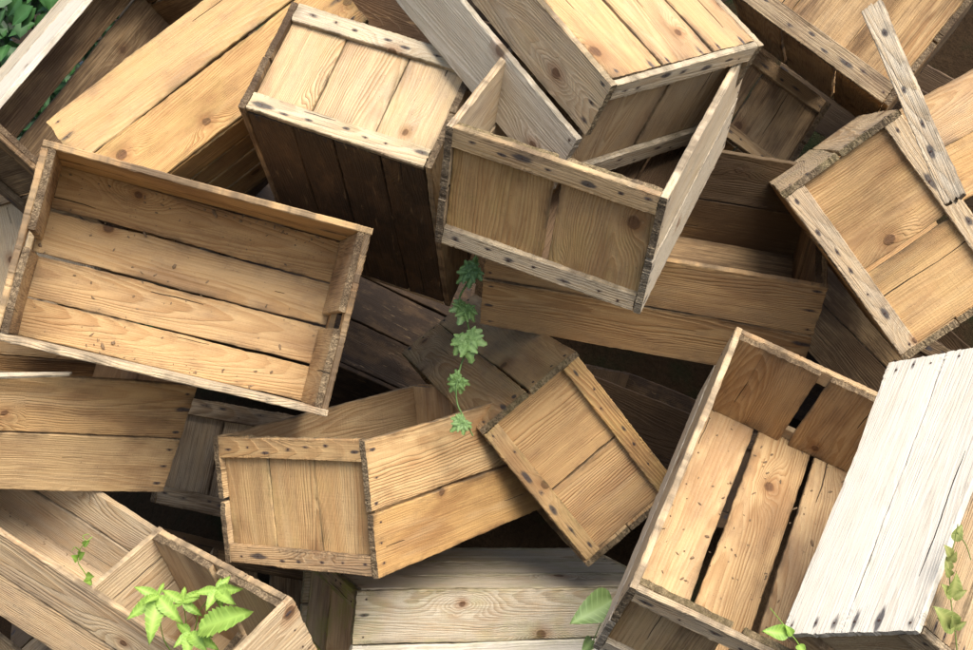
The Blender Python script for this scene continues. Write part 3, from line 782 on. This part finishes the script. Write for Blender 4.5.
sprout("yellow_sprout", "spindly yellow-green sprout climbing the right side of the near-white crate", (0.6561, 1.6953, 1.1131),
       [[(0.6561, 1.6953, 1.1131), (0.6519, 1.7061, 1.1535), (0.6464, 1.7169, 1.1938), (0.6450, 1.7295, 1.2408), (0.6519, 1.7385, 1.2744), (0.6561, 1.7443, 1.2959)],
        [(0.6547, 1.7414, 1.2852), (0.6673, 1.7367, 1.2677), (0.6742, 1.7313, 1.2475)]],
       [((0.6478, 1.7180, 1.1978), (0.6526, 1.7178, 1.2358)), ((0.6478, 1.7180, 1.1978), (0.6305, 1.7135, 1.2197)), ((0.6492, 1.7176, 1.1965), (0.6637, 1.7113, 1.2117)),
        ((0.6519, 1.7068, 1.1561), (0.6189, 1.6958, 1.1923)), ((0.6519, 1.7068, 1.1561), (0.6637, 1.6999, 1.1689)), ((0.6519, 1.7075, 1.1588), (0.6409, 1.6929, 1.1816)), ((0.6506, 1.7061, 1.1535), (0.6249, 1.7013, 1.1743)),
        ((0.6450, 1.7277, 1.2341), (0.6394, 1.7327, 1.2529)), ((0.6450, 1.7306, 1.2449), (0.6512, 1.7253, 1.2638)), ((0.6464, 1.7327, 1.2529), (0.6346, 1.7275, 1.2719)), ((0.6519, 1.7381, 1.2731), (0.6617, 1.7443, 1.2959)), ((0.6464, 1.7255, 1.2260), (0.6346, 1.7192, 1.2411))], LF_DRY)
sprout("grass_sprout", "small pale sprout poking up at the bottom edge before the open crate", (0.4730, 1.8016, 1.0462),
       [[(0.4730, 1.8016, 1.0462), (0.4626, 1.8092, 1.0748), (0.4478, 1.8142, 1.0934), (0.4345, 1.8188, 1.1105), (0.4197, 1.8234, 1.1277)], [(0.4478, 1.8142, 1.0934), (0.4286, 1.8150, 1.0962), (0.4078, 1.8142, 1.0934)]],
       [((0.4463, 1.8138, 1.0919), (0.4088, 1.8055, 1.0996)), ((0.4523, 1.8131, 1.0891), (0.4412, 1.8074, 1.1067)), ((0.4626, 1.8092, 1.0748), (0.4683, 1.7874, 1.0704))], LF_LIME)

# ------------------------------------------------------------------ hedge behind the heap
def hedge():
    rng = random.Random(11)
    root = (0.0, 5.3, 0.0)
    e = thing("hedge", "dark green leafy hedge growing behind the heap, seen in the top left corner", "hedge", root)
    lm = LeafMesh()
    def leaf(c, s, tone):
        d = Vector((rng.gauss(0, 1), rng.gauss(0, .6), rng.gauss(-.4, .8))).normalized()
        up = (VIEW + Vector((rng.gauss(0, .5), 0, rng.gauss(0, .5)))).normalized()
        sd = d.cross(up)
        if sd.length < .05: return
        sd.normalize(); nn = sd.cross(d)
        b0 = len(lm.v); c = Vector(c)
        for t, w in ((0, 0), (.3, .27), (.62, .24), (1, 0)):
            for q in (-1, 0, 1):
                lm.v.append(tuple(c + d * s * t + sd * q * w * s + nn * (abs(q) * w * .3 * s - .15 * s * t * t)))
                lm.vein.append(1.0 if q == 0 else 0.0); lm.tone.append(tone)
        for i in range(3):
            for k in range(2):
                a = b0 + i * 3 + k; lm.f.append((a, a + 1, a + 4, a + 3))
    clumps = []
    for i in range(330):
        x = rng.uniform(-4.2, 4.2) if i < 200 else rng.uniform(-3.2, -1.2); z = rng.uniform(.2, 3.5 + .3 * math.sin(x * 2)); y = 5.2 + rng.uniform(-.35, .5) + .12 * math.sin(x * 5)
        clumps.append((x, y, z, rng.uniform(.2, .38), rng.random()))
    for x, y, z, r, tn in clumps:
        near = x < -1.0
        for k in range(150 if near else 40):
            v = Vector((rng.gauss(0, 1), rng.gauss(0, 1), rng.gauss(0, 1))).normalized() * r * rng.uniform(.5, 1.05)
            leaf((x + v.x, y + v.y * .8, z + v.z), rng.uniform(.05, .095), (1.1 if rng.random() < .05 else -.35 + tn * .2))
    # a few sprays of larger leaves reaching forward at the left
    for (cx, cy, cz) in ((-1.4192, 4.3136, 1.9209), (-1.4576, 4.2320, 1.8097), (-1.3550, 4.2140, 1.9357), (-1.3508, 4.3345, 1.9990), (-1.4933, 4.4650, 1.7134)):
        for k in range(7):
            leaf((cx + rng.uniform(-.06, .06), cy + rng.uniform(-.05, .05), cz + rng.uniform(-.06, .06)), rng.uniform(.07, .11), rng.uniform(.7, 1.3))
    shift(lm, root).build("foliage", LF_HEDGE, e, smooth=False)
    tr = LeafMesh()
    for i in range(14):
        x = -4 + i * .6 + rng.uniform(-.15, .15)
        tr.tube([(x, 5.4, -.05), (x + rng.uniform(-.1, .1), 5.4, 1.0), (x + rng.uniform(-.25, .25), 5.35, 2.4)], .03, .012, 0)
    tr.tube([(-1.3893, 4.3883, 1.8133), (-1.3983, 4.3551, 1.8829), (-1.3663, 4.3425, 2.0290)], .006, .004, 1.0)
    shift(tr, root).build("stems", LF_HEDGE, e)
hedge()
